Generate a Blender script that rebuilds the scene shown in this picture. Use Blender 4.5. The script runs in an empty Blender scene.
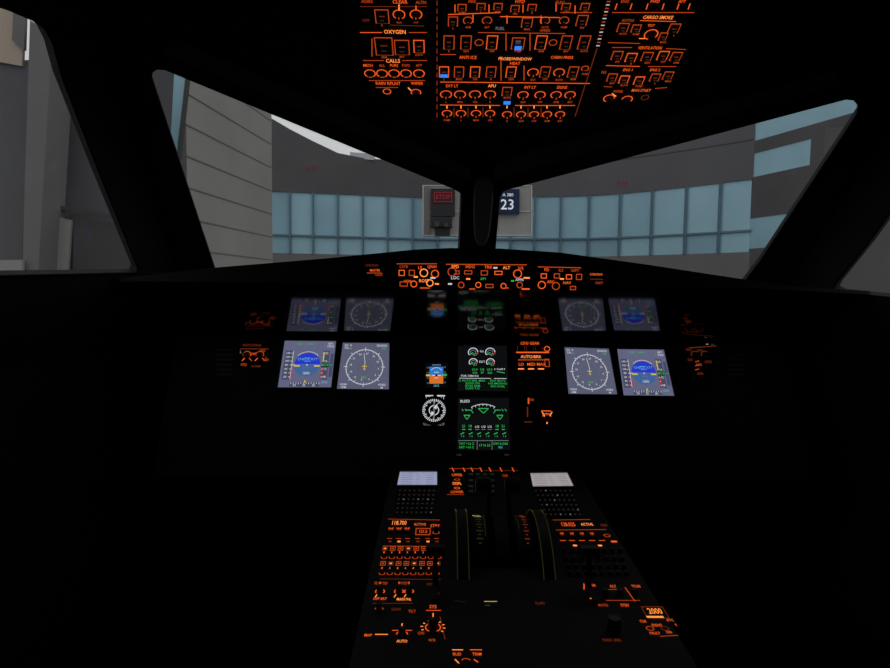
import bpy, bmesh, math, random
from mathutils import Vector, Matrix
from mathutils.geometry import tessellate_polygon
random.seed(7)
rad = math.radians
sc = bpy.context.scene
try:
    sc.view_settings.view_transform = 'Standard'
except Exception:
    pass

# ------------------------------------------------------------------ camera
F = 643.0
CAM = Vector((-0.131, 0.0, 1.2))
R = Matrix.Rotation(rad(-0.45), 3, 'Z') @ Matrix.Rotation(rad(86.0), 3, 'X') @ Matrix.Rotation(rad(0.6), 3, 'Z')
cd = bpy.data.cameras.new('camera'); cam = bpy.data.objects.new('camera', cd)
sc.collection.objects.link(cam)
cam.matrix_world = Matrix.Translation(CAM) @ R.to_4x4()
cd.sensor_width = 36; cd.lens = F / 890 * 36; cd.clip_start = 0.02; cd.clip_end = 500
sc.camera = cam

def ray(px, py):
    return R @ Vector(((px - 445) / F, -(py - 334) / F, -1))

# ------------------------------------------------------------------ materials
def srgb(c):
    return tuple(((v / 255) / 12.92 if v / 255 <= .04045 else ((v / 255 + .055) / 1.055) ** 2.4) for v in c)
MATS = {}
def nt(name):
    m = bpy.data.materials.new(name); m.use_nodes = True
    n = m.node_tree; n.nodes.clear()
    o = n.nodes.new('ShaderNodeOutputMaterial')
    MATS[name] = m
    return m, n, o
def em(name, c, s=1.0):
    m, n, o = nt(name)
    e = n.nodes.new('ShaderNodeEmission'); e.inputs[0].default_value = (*srgb(c), 1); e.inputs[1].default_value = s
    n.links.new(e.outputs[0], o.inputs[0])
def surf_mat(name, c, rough=.6, noise=0.0, scale=8.0, spec=.3, stretch=(1, 1, 1)):
    m, n, o = nt(name)
    b = n.nodes.new('ShaderNodeBsdfPrincipled')
    b.inputs['Roughness'].default_value = rough
    b.inputs['Specular IOR Level'].default_value = spec
    l = srgb(c)
    if noise > 0:
        tc = n.nodes.new('ShaderNodeTexCoord'); mp = n.nodes.new('ShaderNodeMapping')
        mp.inputs['Scale'].default_value = stretch
        t = n.nodes.new('ShaderNodeTexNoise'); t.inputs['Scale'].default_value = scale; t.inputs['Detail'].default_value = 4
        r = n.nodes.new('ShaderNodeValToRGB')
        r.color_ramp.elements[0].position = .3; r.color_ramp.elements[1].position = .7
        r.color_ramp.elements[0].color = (*[v * (1 - noise) for v in l], 1)
        r.color_ramp.elements[1].color = (*[v * (1 + noise) for v in l], 1)
        n.links.new(tc.outputs['Object'], mp.inputs[0]); n.links.new(mp.outputs[0], t.inputs['Vector'])
        n.links.new(t.outputs[0], r.inputs[0]); n.links.new(r.outputs[0], b.inputs['Base Color'])
    else:
        b.inputs['Base Color'].default_value = (*l, 1)
    n.links.new(b.outputs[0], o.inputs[0])

em('or', (240, 92, 32), 1.1); em('orb', (255, 138, 62), 1.4); em('orm', (184, 68, 24)); em('ord', (104, 40, 18))
em('wh', (205, 208, 214)); em('whd', (112, 114, 118)); em('whf', (48, 46, 46))
em('blu', (46, 128, 240), 1.2); em('grn', (44, 172, 80)); em('grd', (30, 110, 56)); em('yel', (210, 190, 70)); em('red', (190, 40, 40))
em('mag', (170, 90, 170)); em('cyn', (80, 180, 200))
em('lav', (96, 99, 127)); em('lavd', (70, 73, 97)); em('lav2', (88, 91, 113)); em('sky', (46, 52, 196)); em('skl', (84, 104, 176)); em('tea', (62, 98, 150))  # lavender screen backgrounds have the washed-out glare put into their colour
em('blk', (7, 8, 10)); em('dub', (12, 14, 16)); em('isky', (40, 122, 200)); em('ibrn', (212, 112, 40)); em('mcl', (148, 152, 182)); em('mcr', (160, 152, 155)); em('mtx', (96, 98, 116))
em('trim', (66, 70, 24)); em('trimd', (34, 36, 17)); em('trimy', (190, 172, 92)); em('sred', (96, 34, 40)); em('stop', (132, 40, 50)); em('swh', (200, 208, 218))
surf_mat('panel', (20, 21, 23), .7, .15, 30)
surf_mat('black', (14, 14, 15), .6)
surf_mat('knob', (24, 24, 25), .45)
surf_mat('bezel', (30, 31, 34), .5)
surf_mat('shell', (48, 48, 51), .85, .12, 6, .2)
surf_mat('beam', (96, 96, 100), .8, .1, 6, .3)
surf_mat('rubber', (16, 16, 17), .8)
surf_mat('housing', (120, 120, 124), .6)
surf_mat('carpet', (30, 30, 34), .95, .3, 60)
surf_mat('apron', (90, 90, 90), .9, .2, .4)
surf_mat('wall_dk', (96, 94, 96), .85, .08, .5)
surf_mat('wall_rt', (104, 103, 107), .85, .06, .4)
surf_mat('wall_md', (122, 120, 119), .85, .06, .5)
surf_mat('wall_lt', (158, 155, 151), .8, .07, .7)
surf_mat('groove', (82, 80, 80), .9)
surf_mat('groove2', (128, 125, 122), .9)
surf_mat('tan', (190, 174, 158), .85, .1, .9)
surf_mat('gla', (156, 196, 212), .5, .09, .4)  # terminal glass tones: sky reflections painted into the diffuse colour
surf_mat('glb', (166, 206, 220), .5, .07, .4)
surf_mat('glc', (146, 184, 200), .5, .09, .4)
surf_mat('mull', (104, 132, 146), .6)
surf_mat('signpanel', (168, 168, 164), .8, .05, 2)
surf_mat('signframe', (205, 204, 198), .8)
surf_mat('dark', (56, 56, 58), .8)
surf_mat('signred', (74, 44, 48), .8)
surf_mat('signnavy', (44, 56, 88), .8)
surf_mat('roofunit', (200, 204, 206), .8)
m, n, o = nt('soffit_gloss')
g = n.nodes.new('ShaderNodeBsdfGlossy'); g.inputs['Color'].default_value = (.19, .185, .185, 1); g.inputs['Roughness'].default_value = .08
n.links.new(g.outputs[0], o.inputs[0])
m, n, o = nt('pane')
t = n.nodes.new('ShaderNodeBsdfTransparent'); t.inputs[0].default_value = (.95, .96, .96, 1)
g = n.nodes.new('ShaderNodeBsdfGlossy'); g.inputs['Roughness'].default_value = .02
mx = n.nodes.new('ShaderNodeMixShader'); mx.inputs[0].default_value = .02
n.links.new(t.outputs[0], mx.inputs[1]); n.links.new(g.outputs[0], mx.inputs[2]); n.links.new(mx.outputs[0], o.inputs[0])

# ------------------------------------------------------------------ mesh accumulation
def empty(name):
    e = bpy.data.objects.new(name, None); e.empty_display_size = .05
    sc.collection.objects.link(e); return e
class Acc:
    def __init__(s): s.v = []; s.f = []; s.m = []; s.slots = []
    def slot(s, mat):
        if mat not in s.slots: s.slots.append(mat)
        return s.slots.index(mat)
    def add(s, vs, fs, mat):
        b = len(s.v); k = s.slot(mat)
        s.v += [tuple(v) for v in vs]
        for f in fs: s.f.append([b + i for i in f]); s.m.append(k)
    def build(s, name, parent=None, smooth=False, bevel=0):
        me = bpy.data.meshes.new(name); me.from_pydata(s.v, [], s.f)
        for k in s.slots: me.materials.append(MATS[k])
        for p, k in zip(me.polygons, s.m): p.material_index = k
        me.update()
        ob = bpy.data.objects.new(name, me); sc.collection.objects.link(ob)
        if parent: ob.parent = parent
        if smooth:
            for p in me.polygons: p.use_smooth = True
        if bevel:
            b = ob.modifiers.new('bevel', 'BEVEL'); b.width = bevel; b.segments = 2; b.limit_method = 'ANGLE'
        return ob
def box(acc, c, d, mat, rot=None):
    vs = []
    for z in (-.5, .5):
        for x, y in ((-.5, -.5), (.5, -.5), (.5, .5), (-.5, .5)):
            p = Vector((x * d[0], y * d[1], z * d[2]))
            if rot: p = rot @ p
            vs.append(Vector(c) + p)
    acc.add(vs, [(3, 2, 1, 0), (4, 5, 6, 7), (0, 1, 5, 4), (1, 2, 6, 5), (2, 3, 7, 6), (3, 0, 4, 7)], mat)
def prism(acc, poly, vec, mat):
    k = len(poly); vs = list(poly) + [p + vec for p in poly]
    fs = [tuple(range(k)), tuple(reversed(range(k, 2 * k)))] + [(i, i + k, (i + 1) % k + k, (i + 1) % k) for i in range(k)]
    acc.add(vs, fs, mat)
def cyl(acc, a, b, r, mat, seg=20, r2=None):
    a = Vector(a); b = Vector(b); r2 = r if r2 is None else r2
    d = (b - a).normalized(); x = d.orthogonal().normalized(); y = d.cross(x)
    vs = []
    for c, q in ((a, r), (b, r2)):
        for i in range(seg):
            t = 2 * math.pi * i / seg
            vs.append(c + x * math.cos(t) * q + y * math.sin(t) * q)
    acc.add(vs, [tuple(reversed(range(seg))), tuple(range(seg, 2 * seg))] + [(i, (i + 1) % seg, (i + 1) % seg + seg, i + seg) for i in range(seg)], mat)

_tc = {}
def glyphs(s):
    if s in _tc: return _tc[s]
    cu = bpy.data.curves.new('t', 'FONT'); cu.body = s; cu.align_x = 'CENTER'; cu.align_y = 'CENTER'
    cu.size = 1.4; cu.resolution_u = 2; cu.offset = .009
    ob = bpy.data.objects.new('t', cu); sc.collection.objects.link(ob)
    dg = bpy.context.evaluated_depsgraph_get(); e = ob.evaluated_get(dg); me = e.to_mesh()
    r = ([(v.co.x, v.co.y) for v in me.vertices], [tuple(p.vertices) for p in me.polygons])
    e.to_mesh_clear(); bpy.data.objects.remove(ob); bpy.data.curves.remove(cu)
    _tc[s] = r; return r

# a physical panel face: o origin, u right, v up, n outward
class Face:
    def __init__(s, o, u, v):
        s.o = Vector(o); s.u = Vector(u).normalized(); s.v = Vector(v).normalized(); s.n = s.u.cross(s.v)
        s.acc = Acc(); s.sol = Acc()
    def at(s, px, py):
        d = ray(px, py); t = (s.o - CAM).dot(s.n) / d.dot(s.n)
        return CAM + d * t
    def base(s, x, y):
        c = s.at(x, y)
        su = abs((s.at(x + .5, y) - s.at(x - .5, y)).dot(s.u)); sv = abs((s.at(x, y + .5) - s.at(x, y - .5)).dot(s.v))
        return c, su, sv
    def draw(s, x, y, pts, faces, mat, h=.0012, iso=False):
        c, su, sv = s.base(x, y)
        if iso: sv = su
        s.acc.add([c + s.u * (a * su) - s.v * (b * sv) + s.n * h for a, b in pts], faces, mat)
    def solid(s, x, y, pts, h0, h1, mat, iso=False, taper=1.0):
        c, su, sv = s.base(x, y)
        if iso: sv = su
        k = len(pts)
        vs = [c + s.u * (a * su) - s.v * (b * sv) + s.n * h0 for a, b in pts] + [c + s.u * (a * su * taper) - s.v * (b * sv * taper) + s.n * h1 for a, b in pts]
        s.sol.add(vs, [tuple(range(k, 2 * k)), tuple(reversed(range(k)))] + [(i, (i + 1) % k, (i + 1) % k + k, i + k) for i in range(k)], mat)
    def line(s, x0, y0, x1, y1, mat, t=1.0, h=.0012):
        a = s.at(x0, y0); b = s.at(x1, y1)
        su = s.base((x0 + x1) / 2, (y0 + y1) / 2)[1]
        d = (b - a).normalized(); w = s.n.cross(d) * (t * su / 2)
        s.acc.add([q + s.n * h for q in (a - w, b - w, b + w, a + w)], [(0, 1, 2, 3)], mat)
    def rect(s, x, y, w, hh, mat, h=.0012):
        s.draw(x, y, [(-w / 2, -hh / 2), (w / 2, -hh / 2), (w / 2, hh / 2), (-w / 2, hh / 2)], [(3, 2, 1, 0)], mat, h)
    def frame(s, x, y, w, hh, mat, t=.9, h=.0012):
        a, b = w / 2, hh / 2
        P = [(-a, -b), (a, -b), (a, b), (-a, b), (-a + t, -b + t), (a - t, -b + t), (a - t, b - t), (-a + t, b - t)]
        s.draw(x, y, P, [(4, 5, 1, 0), (5, 6, 2, 1), (6, 7, 3, 2), (7, 4, 0, 3)], mat, h)
    def ring(s, x, y, r, mat, t=.9, a0=0, a1=360, h=.0012, seg=24, iso=True):
        P = []; k = max(3, int(seg * abs(a1 - a0) / 360))
        for i in range(k + 1):
            q = rad(a0 + (a1 - a0) * i / k); P += [(r * math.cos(q), -r * math.sin(q)), ((r - t) * math.cos(q), -(r - t) * math.sin(q))]
        s.draw(x, y, P, [(2 * i, 2 * i + 2, 2 * i + 3, 2 * i + 1) for i in range(k)], mat, h, iso)
    def disc(s, x, y, r, mat, h=.0012, a0=0, a1=360, seg=28):
        k = int(seg * (a1 - a0) / 360); P = [(r * math.cos(rad(a0 + (a1 - a0) * i / k)), -r * math.sin(rad(a0 + (a1 - a0) * i / k))) for i in range(k + 1)]
        s.draw(x, y, P, [tuple(range(k + 1))], mat, h, True)
    def text(s, x, y, st, hh, mat, h=.0013, wx=1.0):
        vs, fs = glyphs(st)
        s.draw(x, y, [(a * hh * wx, -b * hh) for a, b in vs], fs, mat, h)
    def knob(s, x, y, r, hgt=.014, lit=None):
        P = [(r * math.cos(rad(20 * i)), -r * math.sin(rad(20 * i))) for i in range(18)]
        s.solid(x, y, P, 0, hgt, 'knob', True, .85)
        if lit: s.rect(x, y - r * .45, .9, r * .7, lit, hgt + .0008)
    def button(s, x, y, w, hh, hgt=.004):
        s.solid(x, y, [(-w / 2, hh / 2), (w / 2, hh / 2), (w / 2, -hh / 2), (-w / 2, -hh / 2)], 0, hgt, 'knob', False, .92)

# display face: four corners, coordinates 0..100 (x right, y down)
class Disp(Face):
    def __init__(s, face, cor):
        s.c = [face.at(*p) for p in cor]; s.n = face.n; s.acc = Acc(); s.sol = Acc()
    def pt(s, x, y, h=0):
        a, b = x / 100, y / 100; c = s.c
        return (c[0] * (1 - a) + c[1] * a) * (1 - b) + (c[3] * (1 - a) + c[2] * a) * b + s.n * h
    def draw(s, x, y, pts, faces, mat, h=.0012, iso=False):
        s.acc.add([s.pt(x + a, y + b, h + .002) for a, b in pts], faces, mat)
    def line(s, x0, y0, x1, y1, mat, t=1.0, h=.0012):
        dx, dy = x1 - x0, y1 - y0; l = math.hypot(dx, dy); ox, oy = -dy / l * t / 2, dx / l * t / 2
        s.acc.add([s.pt(x0 + ox, y0 + oy, h + .002), s.pt(x1 + ox, y1 + oy, h + .002), s.pt(x1 - ox, y1 - oy, h + .002), s.pt(x0 - ox, y0 - oy, h + .002)], [(0, 1, 2, 3)], mat)
    def bezel(s, e=8, hgt=.008):
        A = [(-e, -e), (100 + e, -e), (100 + e, 100 + e), (-e, 100 + e)]; B = [(0, 0), (100, 0), (100, 100), (0, 100)]
        vs = [s.pt(x, y, 0) for x, y in A] + [s.pt(x, y, hgt) for x, y in A] + [s.pt(x, y, hgt) for x, y in B] + [s.pt(x, y, .001) for x, y in B]
        fs = []
        for i in range(4):
            j = (i + 1) % 4
            fs += [(i, j, j + 4, i + 4), (i + 4, j + 4, j + 8, i + 8), (i + 8, j + 8, j + 12, i + 12)]
        fs.append((12, 13, 14, 15))
        s.sol.add(vs, fs, 'bezel')
    def make(s, name):
        e = empty(name)
        s.sol.build('bezel', e); s.acc.build('screen', e)
        return e

MP = Face((0, 2.0, 1.054), (1, 0, 0), (0, math.sin(rad(25)), math.cos(rad(25))))
GF = Face((0, 1.771, 1.2), (1, 0, 0), (0, 0, 1))
OH = Face((0, 1.2, 1.627), (1, 0, 0), (0, -math.cos(rad(22)), math.sin(rad(22))))
PD = Face((0, 1.4, 1.2 - .536), (1, 0, 0), (0, math.cos(rad(3.4)), math.sin(rad(3.4))))

# ------------------------------------------------------------------ main instrument panel
ip = empty('instrument_panel')
b = Acc()
w = .95
dn = -MP.v * .44
prism(b, [MP.o + Vector((-w, 0, 0)), MP.o + Vector((-w, 0, 0)) + dn, MP.o + Vector((w, 0, 0)) + dn, MP.o + Vector((w, 0, 0))], -MP.n * .04, 'panel')
b.build('board', ip)

def pfd(d):
    d.rect(50, 50, 100, 100, 'lav', 0)
    d.rect(12, 52, 15, 62, 'lavd', .0004); d.rect(83, 52, 13, 62, 'lavd', .0004)
    d.disc(49, 51, 25, 'tea', .0004, 180, 360); d.disc(49, 51, 25, 'sky', .0004, 0, 180)
    d.rect(49, 45, 44, 9, 'sky', .0005)
    for k in (-14, -7, 7, 14): d.line(43, 51 + k, 55, 51 + k, 'whd' if k > 0 else 'cyn', 1, .0008)
    d.line(26, 51, 72, 51, 'skl', 1.4, .0008)
    d.rect(30, 54, 11, 3, 'yel', .001); d.rect(68, 54, 11, 3, 'yel', .001); d.rect(49, 52, 3, 3, 'yel', .001)
    d.ring(49, 51, 28, 'wh', 1, 45, 135, .0008)
    d.text(49, 40, 'CHECK ATT', 5, 'cyn'); d.text(49, 70, '1090', 5, 'wh')
    for i in range(7):
        y = 27 + i * 8.4
        d.line(16, y, 20, y, 'wh', 1); d.text(10, y, str(140 - i * 20), 4, 'wh')
        d.line(77, y, 80, y, 'wh', 1)
        if i % 2 == 0: d.text(84, y, '%02d' % (20 - i * 2), 4.4, 'wh')
    d.line(20, 22, 20, 82, 'wh', .9, .0008)
    d.rect(21.4, 70, 2, 22, 'red', .001); d.rect(79, 70, 2.2, 24, 'red', .001); d.rect(79, 34, 2, 20, 'yel', .001)
    d.rect(84, 52, 14, 8, 'blk', .0011); d.text(84, 52, '008', 6, 'grn', .0015)
    d.rect(23, 52, 6, 2, 'yel')
    d.rect(95, 52, 6, 50, 'lavd', .0006); d.line(92, 52, 98, 52, 'grn', 1.2)
    for x in (20, 40, 60, 80): d.line(x, 3, x, 16, 'whd', .7)
    d.text(90, 6, 'AP1', 4.4, 'wh'); d.text(90, 12, '1FD2', 4.4, 'wh'); d.text(30, 7, 'CLB', 4.4, 'grn'); d.text(50, 7, 'NAV', 4.4, 'grn')
    d.rect(49, 93, 56, 9, 'lavd', .0005)
    for i in range(12): d.line(23 + i * 4.8, 89, 23 + i * 4.8, 92 + (i % 2), 'wh', 1)
    for i, t in enumerate(('24', '25', '26')): d.text(30 + i * 18, 95, t, 4.2, 'wh')
    d.rect(49, 87, 2, 6, 'yel', .001); d.text(86, 89, 'STD', 4.6, 'cyn')
def nd(d, rose=True):
    d.rect(50, 50, 100, 100, 'lav2', 0)
    d.ring(50, 52, 38, 'wh', 1.3, h=.0006, seg=48)
    for i in range(20): d.ring(50, 52, 20, 'whd', 1, i * 18, i * 18 + 9, h=.0006, seg=72)
    for i in range(36):
        q = rad(i * 10); r1 = 33 if i % 3 == 0 else 35
        d.line(50 + 38 * math.cos(q), 52 + 38 * math.sin(q), 50 + r1 * math.cos(q), 52 + r1 * math.sin(q), 'wh', .9)
    for i in range(12):
        q = rad(i * 30 + 8); d.text(50 + 28.5 * math.cos(q), 52 + 28.5 * math.sin(q), str(i * 3), 4, 'wh')
    for i in range(8):
        q = rad(i * 45); d.line(50 + 38 * math.cos(q), 52 + 38 * math.sin(q), 50 + 42 * math.cos(q), 52 + 42 * math.sin(q), 'wh', 1.2)
    d.line(50, 46, 50, 59, 'yel', 1.4, .0015); d.line(45, 51, 55, 51, 'yel', 1.4, .0015); d.line(47.5, 57, 52.5, 57, 'yel', 1.2, .0015)
    d.line(47, 22, 51, 46, 'wh', 1, .001); d.line(50, 11, 50, 18, 'yel', 1.4)
    d.text(12, 6, 'GS  0', 4.8, 'wh'); d.text(13, 12, 'TAS ---', 4, 'wh'); d.text(84, 6, 'EDDF25', 4.4, 'wh'); d.text(88, 12, '256', 4.4, 'grn')
    d.text(12, 90, 'VOR1', 4.2, 'wh'); d.text(12, 96, 'FFM', 4, 'wh'); d.text(86, 90, 'VOR2', 4.2, 'wh'); d.text(86, 96, 'M', 4, 'wh')
    d.text(50, 75, 'MAP', 4, 'grn')

for cor, fn in (([(285, 341), (336.5, 341.5), (331.5, 388), (278, 388)], pfd), ([(343, 343), (389.5, 343.5), (389, 390), (337, 389.5)], nd),
                ([(564, 347.5), (608.5, 349), (617, 395), (568, 394.5)], nd), ([(616.5, 349.5), (663.5, 350), (674, 396.5), (623, 396)], pfd)):
    d = Disp(MP, cor); d.bezel(5); fn(d); d.make('cockpit_display')
# engine display
d = Disp(MP, [(458, 346), (506.5, 346), (508.5, 392), (457.5, 391.5)]); d.bezel(5)
d.rect(50, 50, 100, 100, 'dub', 0)
for gx in (31, 66):
    for gy, r in ((15, 10.5), (37, 9)):
        d.ring(gx, gy, r, 'wh', 1.7, -25, 215); d.line(gx, gy, gx - r * .7, gy + r * .5, 'grn', 1.8); d.text(gx + 4, gy + 5, '21', 5.5, 'grn')
        d.ring(gx, gy, r, 'red', 2, -25, 5, .0016); d.ring(gx, gy, r * .55, 'whd', 1.2, 0, 360)
d.text(49, 13, 'N1', 4.6, 'wh'); d.text(49, 36, 'EGT', 4.6, 'wh'); d.text(49, 53, '63.4   N2   63.5', 4.6, 'grn'); d.text(49, 60, '320    FF    320', 4.6, 'grn')
d.text(84, 52, 'S  FLAPS F', 3.6, 'wh'); d.line(78, 57, 94, 60, 'grn', 1.5); d.text(24, 67, 'FOB: 5480 KG', 4.2, 'wh')
d.line(3, 72, 66, 72, 'wh', 1); d.line(72, 72, 97, 72, 'wh', 1)
for i, t in enumerate(('T.O AUTO BRK..MAX', '    SIGNS ON', '    SPLRS ARM', '    FLAPS T.O')): d.text(26, 77 + i * 5.6, t, 4.4, 'grn')
for i, t in enumerate(('SEAT BELTS', 'NO SMOKING', 'APU AVAIL')): d.text(79, 77 + i * 6, t, 4.2, 'grn')
d.make('cockpit_display')
# system display
d = Disp(MP, [(458, 398), (508.5, 398), (510, 450.5), (457, 450.5)]); d.bezel(5)
d.rect(50, 50, 100, 100, 'dub', 0)
d.text(14, 7, 'BLEED', 5, 'wh')
d.ring(50, 62, 50, 'wh', 1.1, 62, 118, seg=60)
for q in range(64, 120, 9): d.line(50 + 50 * math.cos(rad(q)), 62 - 50 * math.sin(rad(q)), 50 + 46 * math.cos(rad(q)), 62 - 46 * math.sin(rad(q)), 'wh', 1)
for x in (8, 14, 86, 92): d.line(x, 22, x + 3, 26, 'grn', 1.4)
d.line(16, 24, 28, 24, 'grn', 1.4); d.line(72, 24, 84, 24, 'grn', 1.4); d.line(26, 24, 30, 30, 'grn', 1.4); d.line(74, 24, 70, 30, 'grn', 1.4)
for x in (50,):
    d.line(x - 10, 21, x + 10, 21, 'grn', 1.6); d.line(x - 10, 21, x, 30, 'grn', 1.4); d.line(x + 10, 21, x, 30, 'grn', 1.4)
for x in (18, 82): d.line(x - 6, 34, x + 6, 34, 'grn', 1.6); d.line(x - 6, 34, x, 42, 'grn', 1.3); d.line(x + 6, 34, x, 42, 'grn', 1.3)
for x, t in ((12, '21'), (24, '18'), (76, '18'), (88, '21')): d.text(x, 55, t, 4.8, 'grn'); d.rect(x, 61, 6, 1.6, 'grn')
for x in (38, 50, 62): d.text(x, 56, 'L/G', 3.8, 'wh'); d.line(x - 4, 61, x + 4, 61, 'whd', 1)
for i in range(6):
    x = 10 + i * 16; d.line(x - 4, 70, x + 3, 67, 'grn', 1.6); d.text(x, 74, '1 3', 3.6, 'grn')
d.line(2, 82, 98, 82, 'whd', 1.1); d.line(38, 82, 38, 99, 'whd', 1); d.line(66, 82, 66, 99, 'whd', 1)
d.text(18, 88, 'TAT +16 C', 4.4, 'grn'); d.text(18, 94.5, 'SAT +16 C', 4.4, 'grn'); d.text(52, 91, '17 H 53', 4.8, 'grn'); d.text(82, 88, 'GW 61300', 4.4, 'grn'); d.text(82, 94.5, 'KG', 4, 'cyn')
d.make('cockpit_display')
# standby instrument
d = Disp(MP, [(425.5, 363), (447.5, 363), (447.5, 388.5), (425, 388.5)]); d.bezel(9)
d.rect(50, 50, 100, 100, 'blk', 0)
d.rect(50, 32, 80, 32, 'isky', .0005); d.rect(50, 65, 80, 34, 'ibrn', .0005)
d.rect(12, 50, 14, 84, 'blk', .0009); d.rect(88, 50, 14, 84, 'blk', .0009)
d.line(30, 50, 70, 50, 'wh', 3, .001); d.line(40, 38, 60, 38, 'wh', 2.4, .001); d.line(42, 60, 58, 60, 'wh', 2.4, .001); d.rect(50, 50, 10, 8, 'blk', .0011)
d.ring(50, 50, 32, 'wh', 2, 40, 140, .001)
d.rect(50, 9, 40, 4, 'whd', .001); d.rect(12, 50, 16, 7, 'yel', .0012); d.rect(88, 48, 18, 8, 'grn', .0012); d.text(50, 91, '1013', 9, 'cyn')
for i in range(4): d.text(12, 20 + i * 20, '%d' % (120 - i * 20), 6, 'whd', .0014); d.text(88, 18 + i * 20, '0%d' % (8 - i), 6, 'whd', .0014)
d.make('standby_instrument')
# clock / DDRMI
f = MP
cl = empty('cockpit_clock')
k = Face(MP.o, MP.u, MP.v)
P = [(15 * math.cos(rad(15 * i)), -15 * math.sin(rad(15 * i))) for i in range(24)]
k.solid(434, 411, P, 0, .008, 'bezel', True)
for i in range(36):
    q = rad(10 * i); r0 = 8.2 if i % 3 == 0 else 9.3
    k.draw(434, 411, [(11.6 * math.cos(q), 11.6 * math.sin(q)), (11.6 * math.cos(q + .09), 11.6 * math.sin(q + .09)), (r0 * math.cos(q + .09), r0 * math.sin(q + .09)), (r0 * math.cos(q), r0 * math.sin(q))], [(3, 2, 1, 0)], 'wh', .0088, True)
k.ring(434, 411, 5.2, 'wh', .9, h=.009)
for a0 in (62, 242):
    q = rad(a0); c_, s_ = math.cos(q), -math.sin(q)
    k.draw(434, 411, [(8 * c_, 8 * s_), (2 * c_ - 1.6 * s_, 2 * s_ + 1.6 * c_), (2 * c_ + 1.6 * s_, 2 * s_ - 1.6 * c_)], [(0, 1, 2)], 'wh', .0095, True)
k.draw(434, 411, [(-.7, -8), (.7, -8), (.7, 8), (-.7, 8)], [(3, 2, 1, 0)], 'whd', .0092)
for x in (429.5, 441):
    k.rect(x, 396, 8, 1.4, 'wh', .002); k.text(x, 399.5, '251', 3.6, 'wh', .002)
k.text(427, 424.5, 'VOR', 2.8, 'whd', .002); k.text(441, 424.5, 'ADF', 2.8, 'whd', .002)
k.sol.build('case', cl); k.acc.build('dial', cl)

# landing gear / autobrake panel
f.text(530, 343.5, 'LDG GEAR', 2.8, 'or')
for x in (521, 530, 539):
    f.button(x, 349, 7, 6); f.frame(x, 349, 7, 6, 'orm', .7)
f.line(516, 352.5, 549, 352.5, 'or', 1.3)
f.text(531, 357, 'AUTO/BRK', 3, 'orb'); f.line(518, 360, 549, 360, 'orm', 1)
for x, t in ((521, 'LO'), (531, 'MED'), (541, 'MAX')):
    f.button(x, 364.5, 7, 6); f.text(x, 365, t, 3, 'or', h=.0055); f.line(x - 3, 369, x + 3, 369, 'orb', 1.2)
f.ring(547, 349, 3, 'or', .8); f.frame(547, 363, 5, 8, 'orm', .7)
f.line(528.5, 398, 528.5, 404, 'or', 1.3); f.text(531, 400, 'DN', 2.6, 'orm'); f.line(527.5, 407, 527.5, 417, 'ord', 1.1)
f.line(541, 411, 551, 411, 'or', .9); f.ring(547, 418, 5, 'or', 1, 20, 160); f.knob(547, 419, 3.4); f.line(547, 415, 547, 424, 'orb', 1.2); f.line(542, 412, 545, 417, 'orb', 1); f.line(552, 412, 549, 417, 'orb', 1)
f.line(524, 422, 532, 422, 'ord', .8)
# landing gear lever
f.solid(516, 410, [(-1.5, 14), (1.5, 14), (1.5, -8), (-1.5, -8)], 0, .03, 'knob'); f.solid(516, 402, [(-4, 3), (4, 3), (4, -3), (-4, -3)], .03, .05, 'knob')
# captain's outer switching panel
f.text(252, 345.5, 'SWITCHING', 2.4, 'ord')
f.line(240, 349, 269, 349, 'ord', .8)
for x in (247, 260):
    f.ring(x, 355, 4.2, 'orm', .8, -20, 200); f.knob(x, 356, 3.2); f.line(x - 5, 361, x - 2, 358, 'or', .8); f.line(x + 5, 361, x + 2, 358, 'orm', .8)
f.text(241, 352, 'L', 3, 'whd'); f.text(254, 354, 'CAPT', 2.2, 'or'); f.text(263, 351, 'F/O', 2.4, 'orm'); f.text(244, 365, 'PFD', 2.6, 'orm'); f.text(256, 366.5, 'NORM', 2.2, 'ord'); f.text(266, 360, 'ND', 2.6, 'orm'); f.text(266, 357, '::', 3, 'grd')
# first officer's
f.line(689, 348, 716, 346, 'ord', .8)
for x in (695, 705):
    f.ring(x, 355, 4.2, 'ord', .7, -20, 200); f.knob(x, 356, 3.2)
for x, y, t, mt in ((689, 350, 'F/O', 'ord'), (700, 351, 'PFD', 'ord'), (707, 344, '--', 'wh'), (712, 343, '_', 'whd'), (699, 365, 'ND', 'orm'), (700, 374, 'XFR', 'ord'), (690, 360, 'G/S', 'ord'), (708, 362, 'LDG', 'ord')): f.text(x, y, t, 2.6, mt)
for y in (362, 366, 370): f.line(695, y, 699, y - 1, 'orm', .8)
for x in (225, 735):
    for i in range(6): f.solid(x, 350 + i * 5, [(-8, 1), (8, 1), (8, -1), (-8, -1)], 0, .003, 'knob')
for x, t in ((459, 'DIM'), (507, 'BRT')): f.text(x, 455, t, 2, 'whf')
f.acc.build('legends', ip); f.sol.build('switches', ip)

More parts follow.
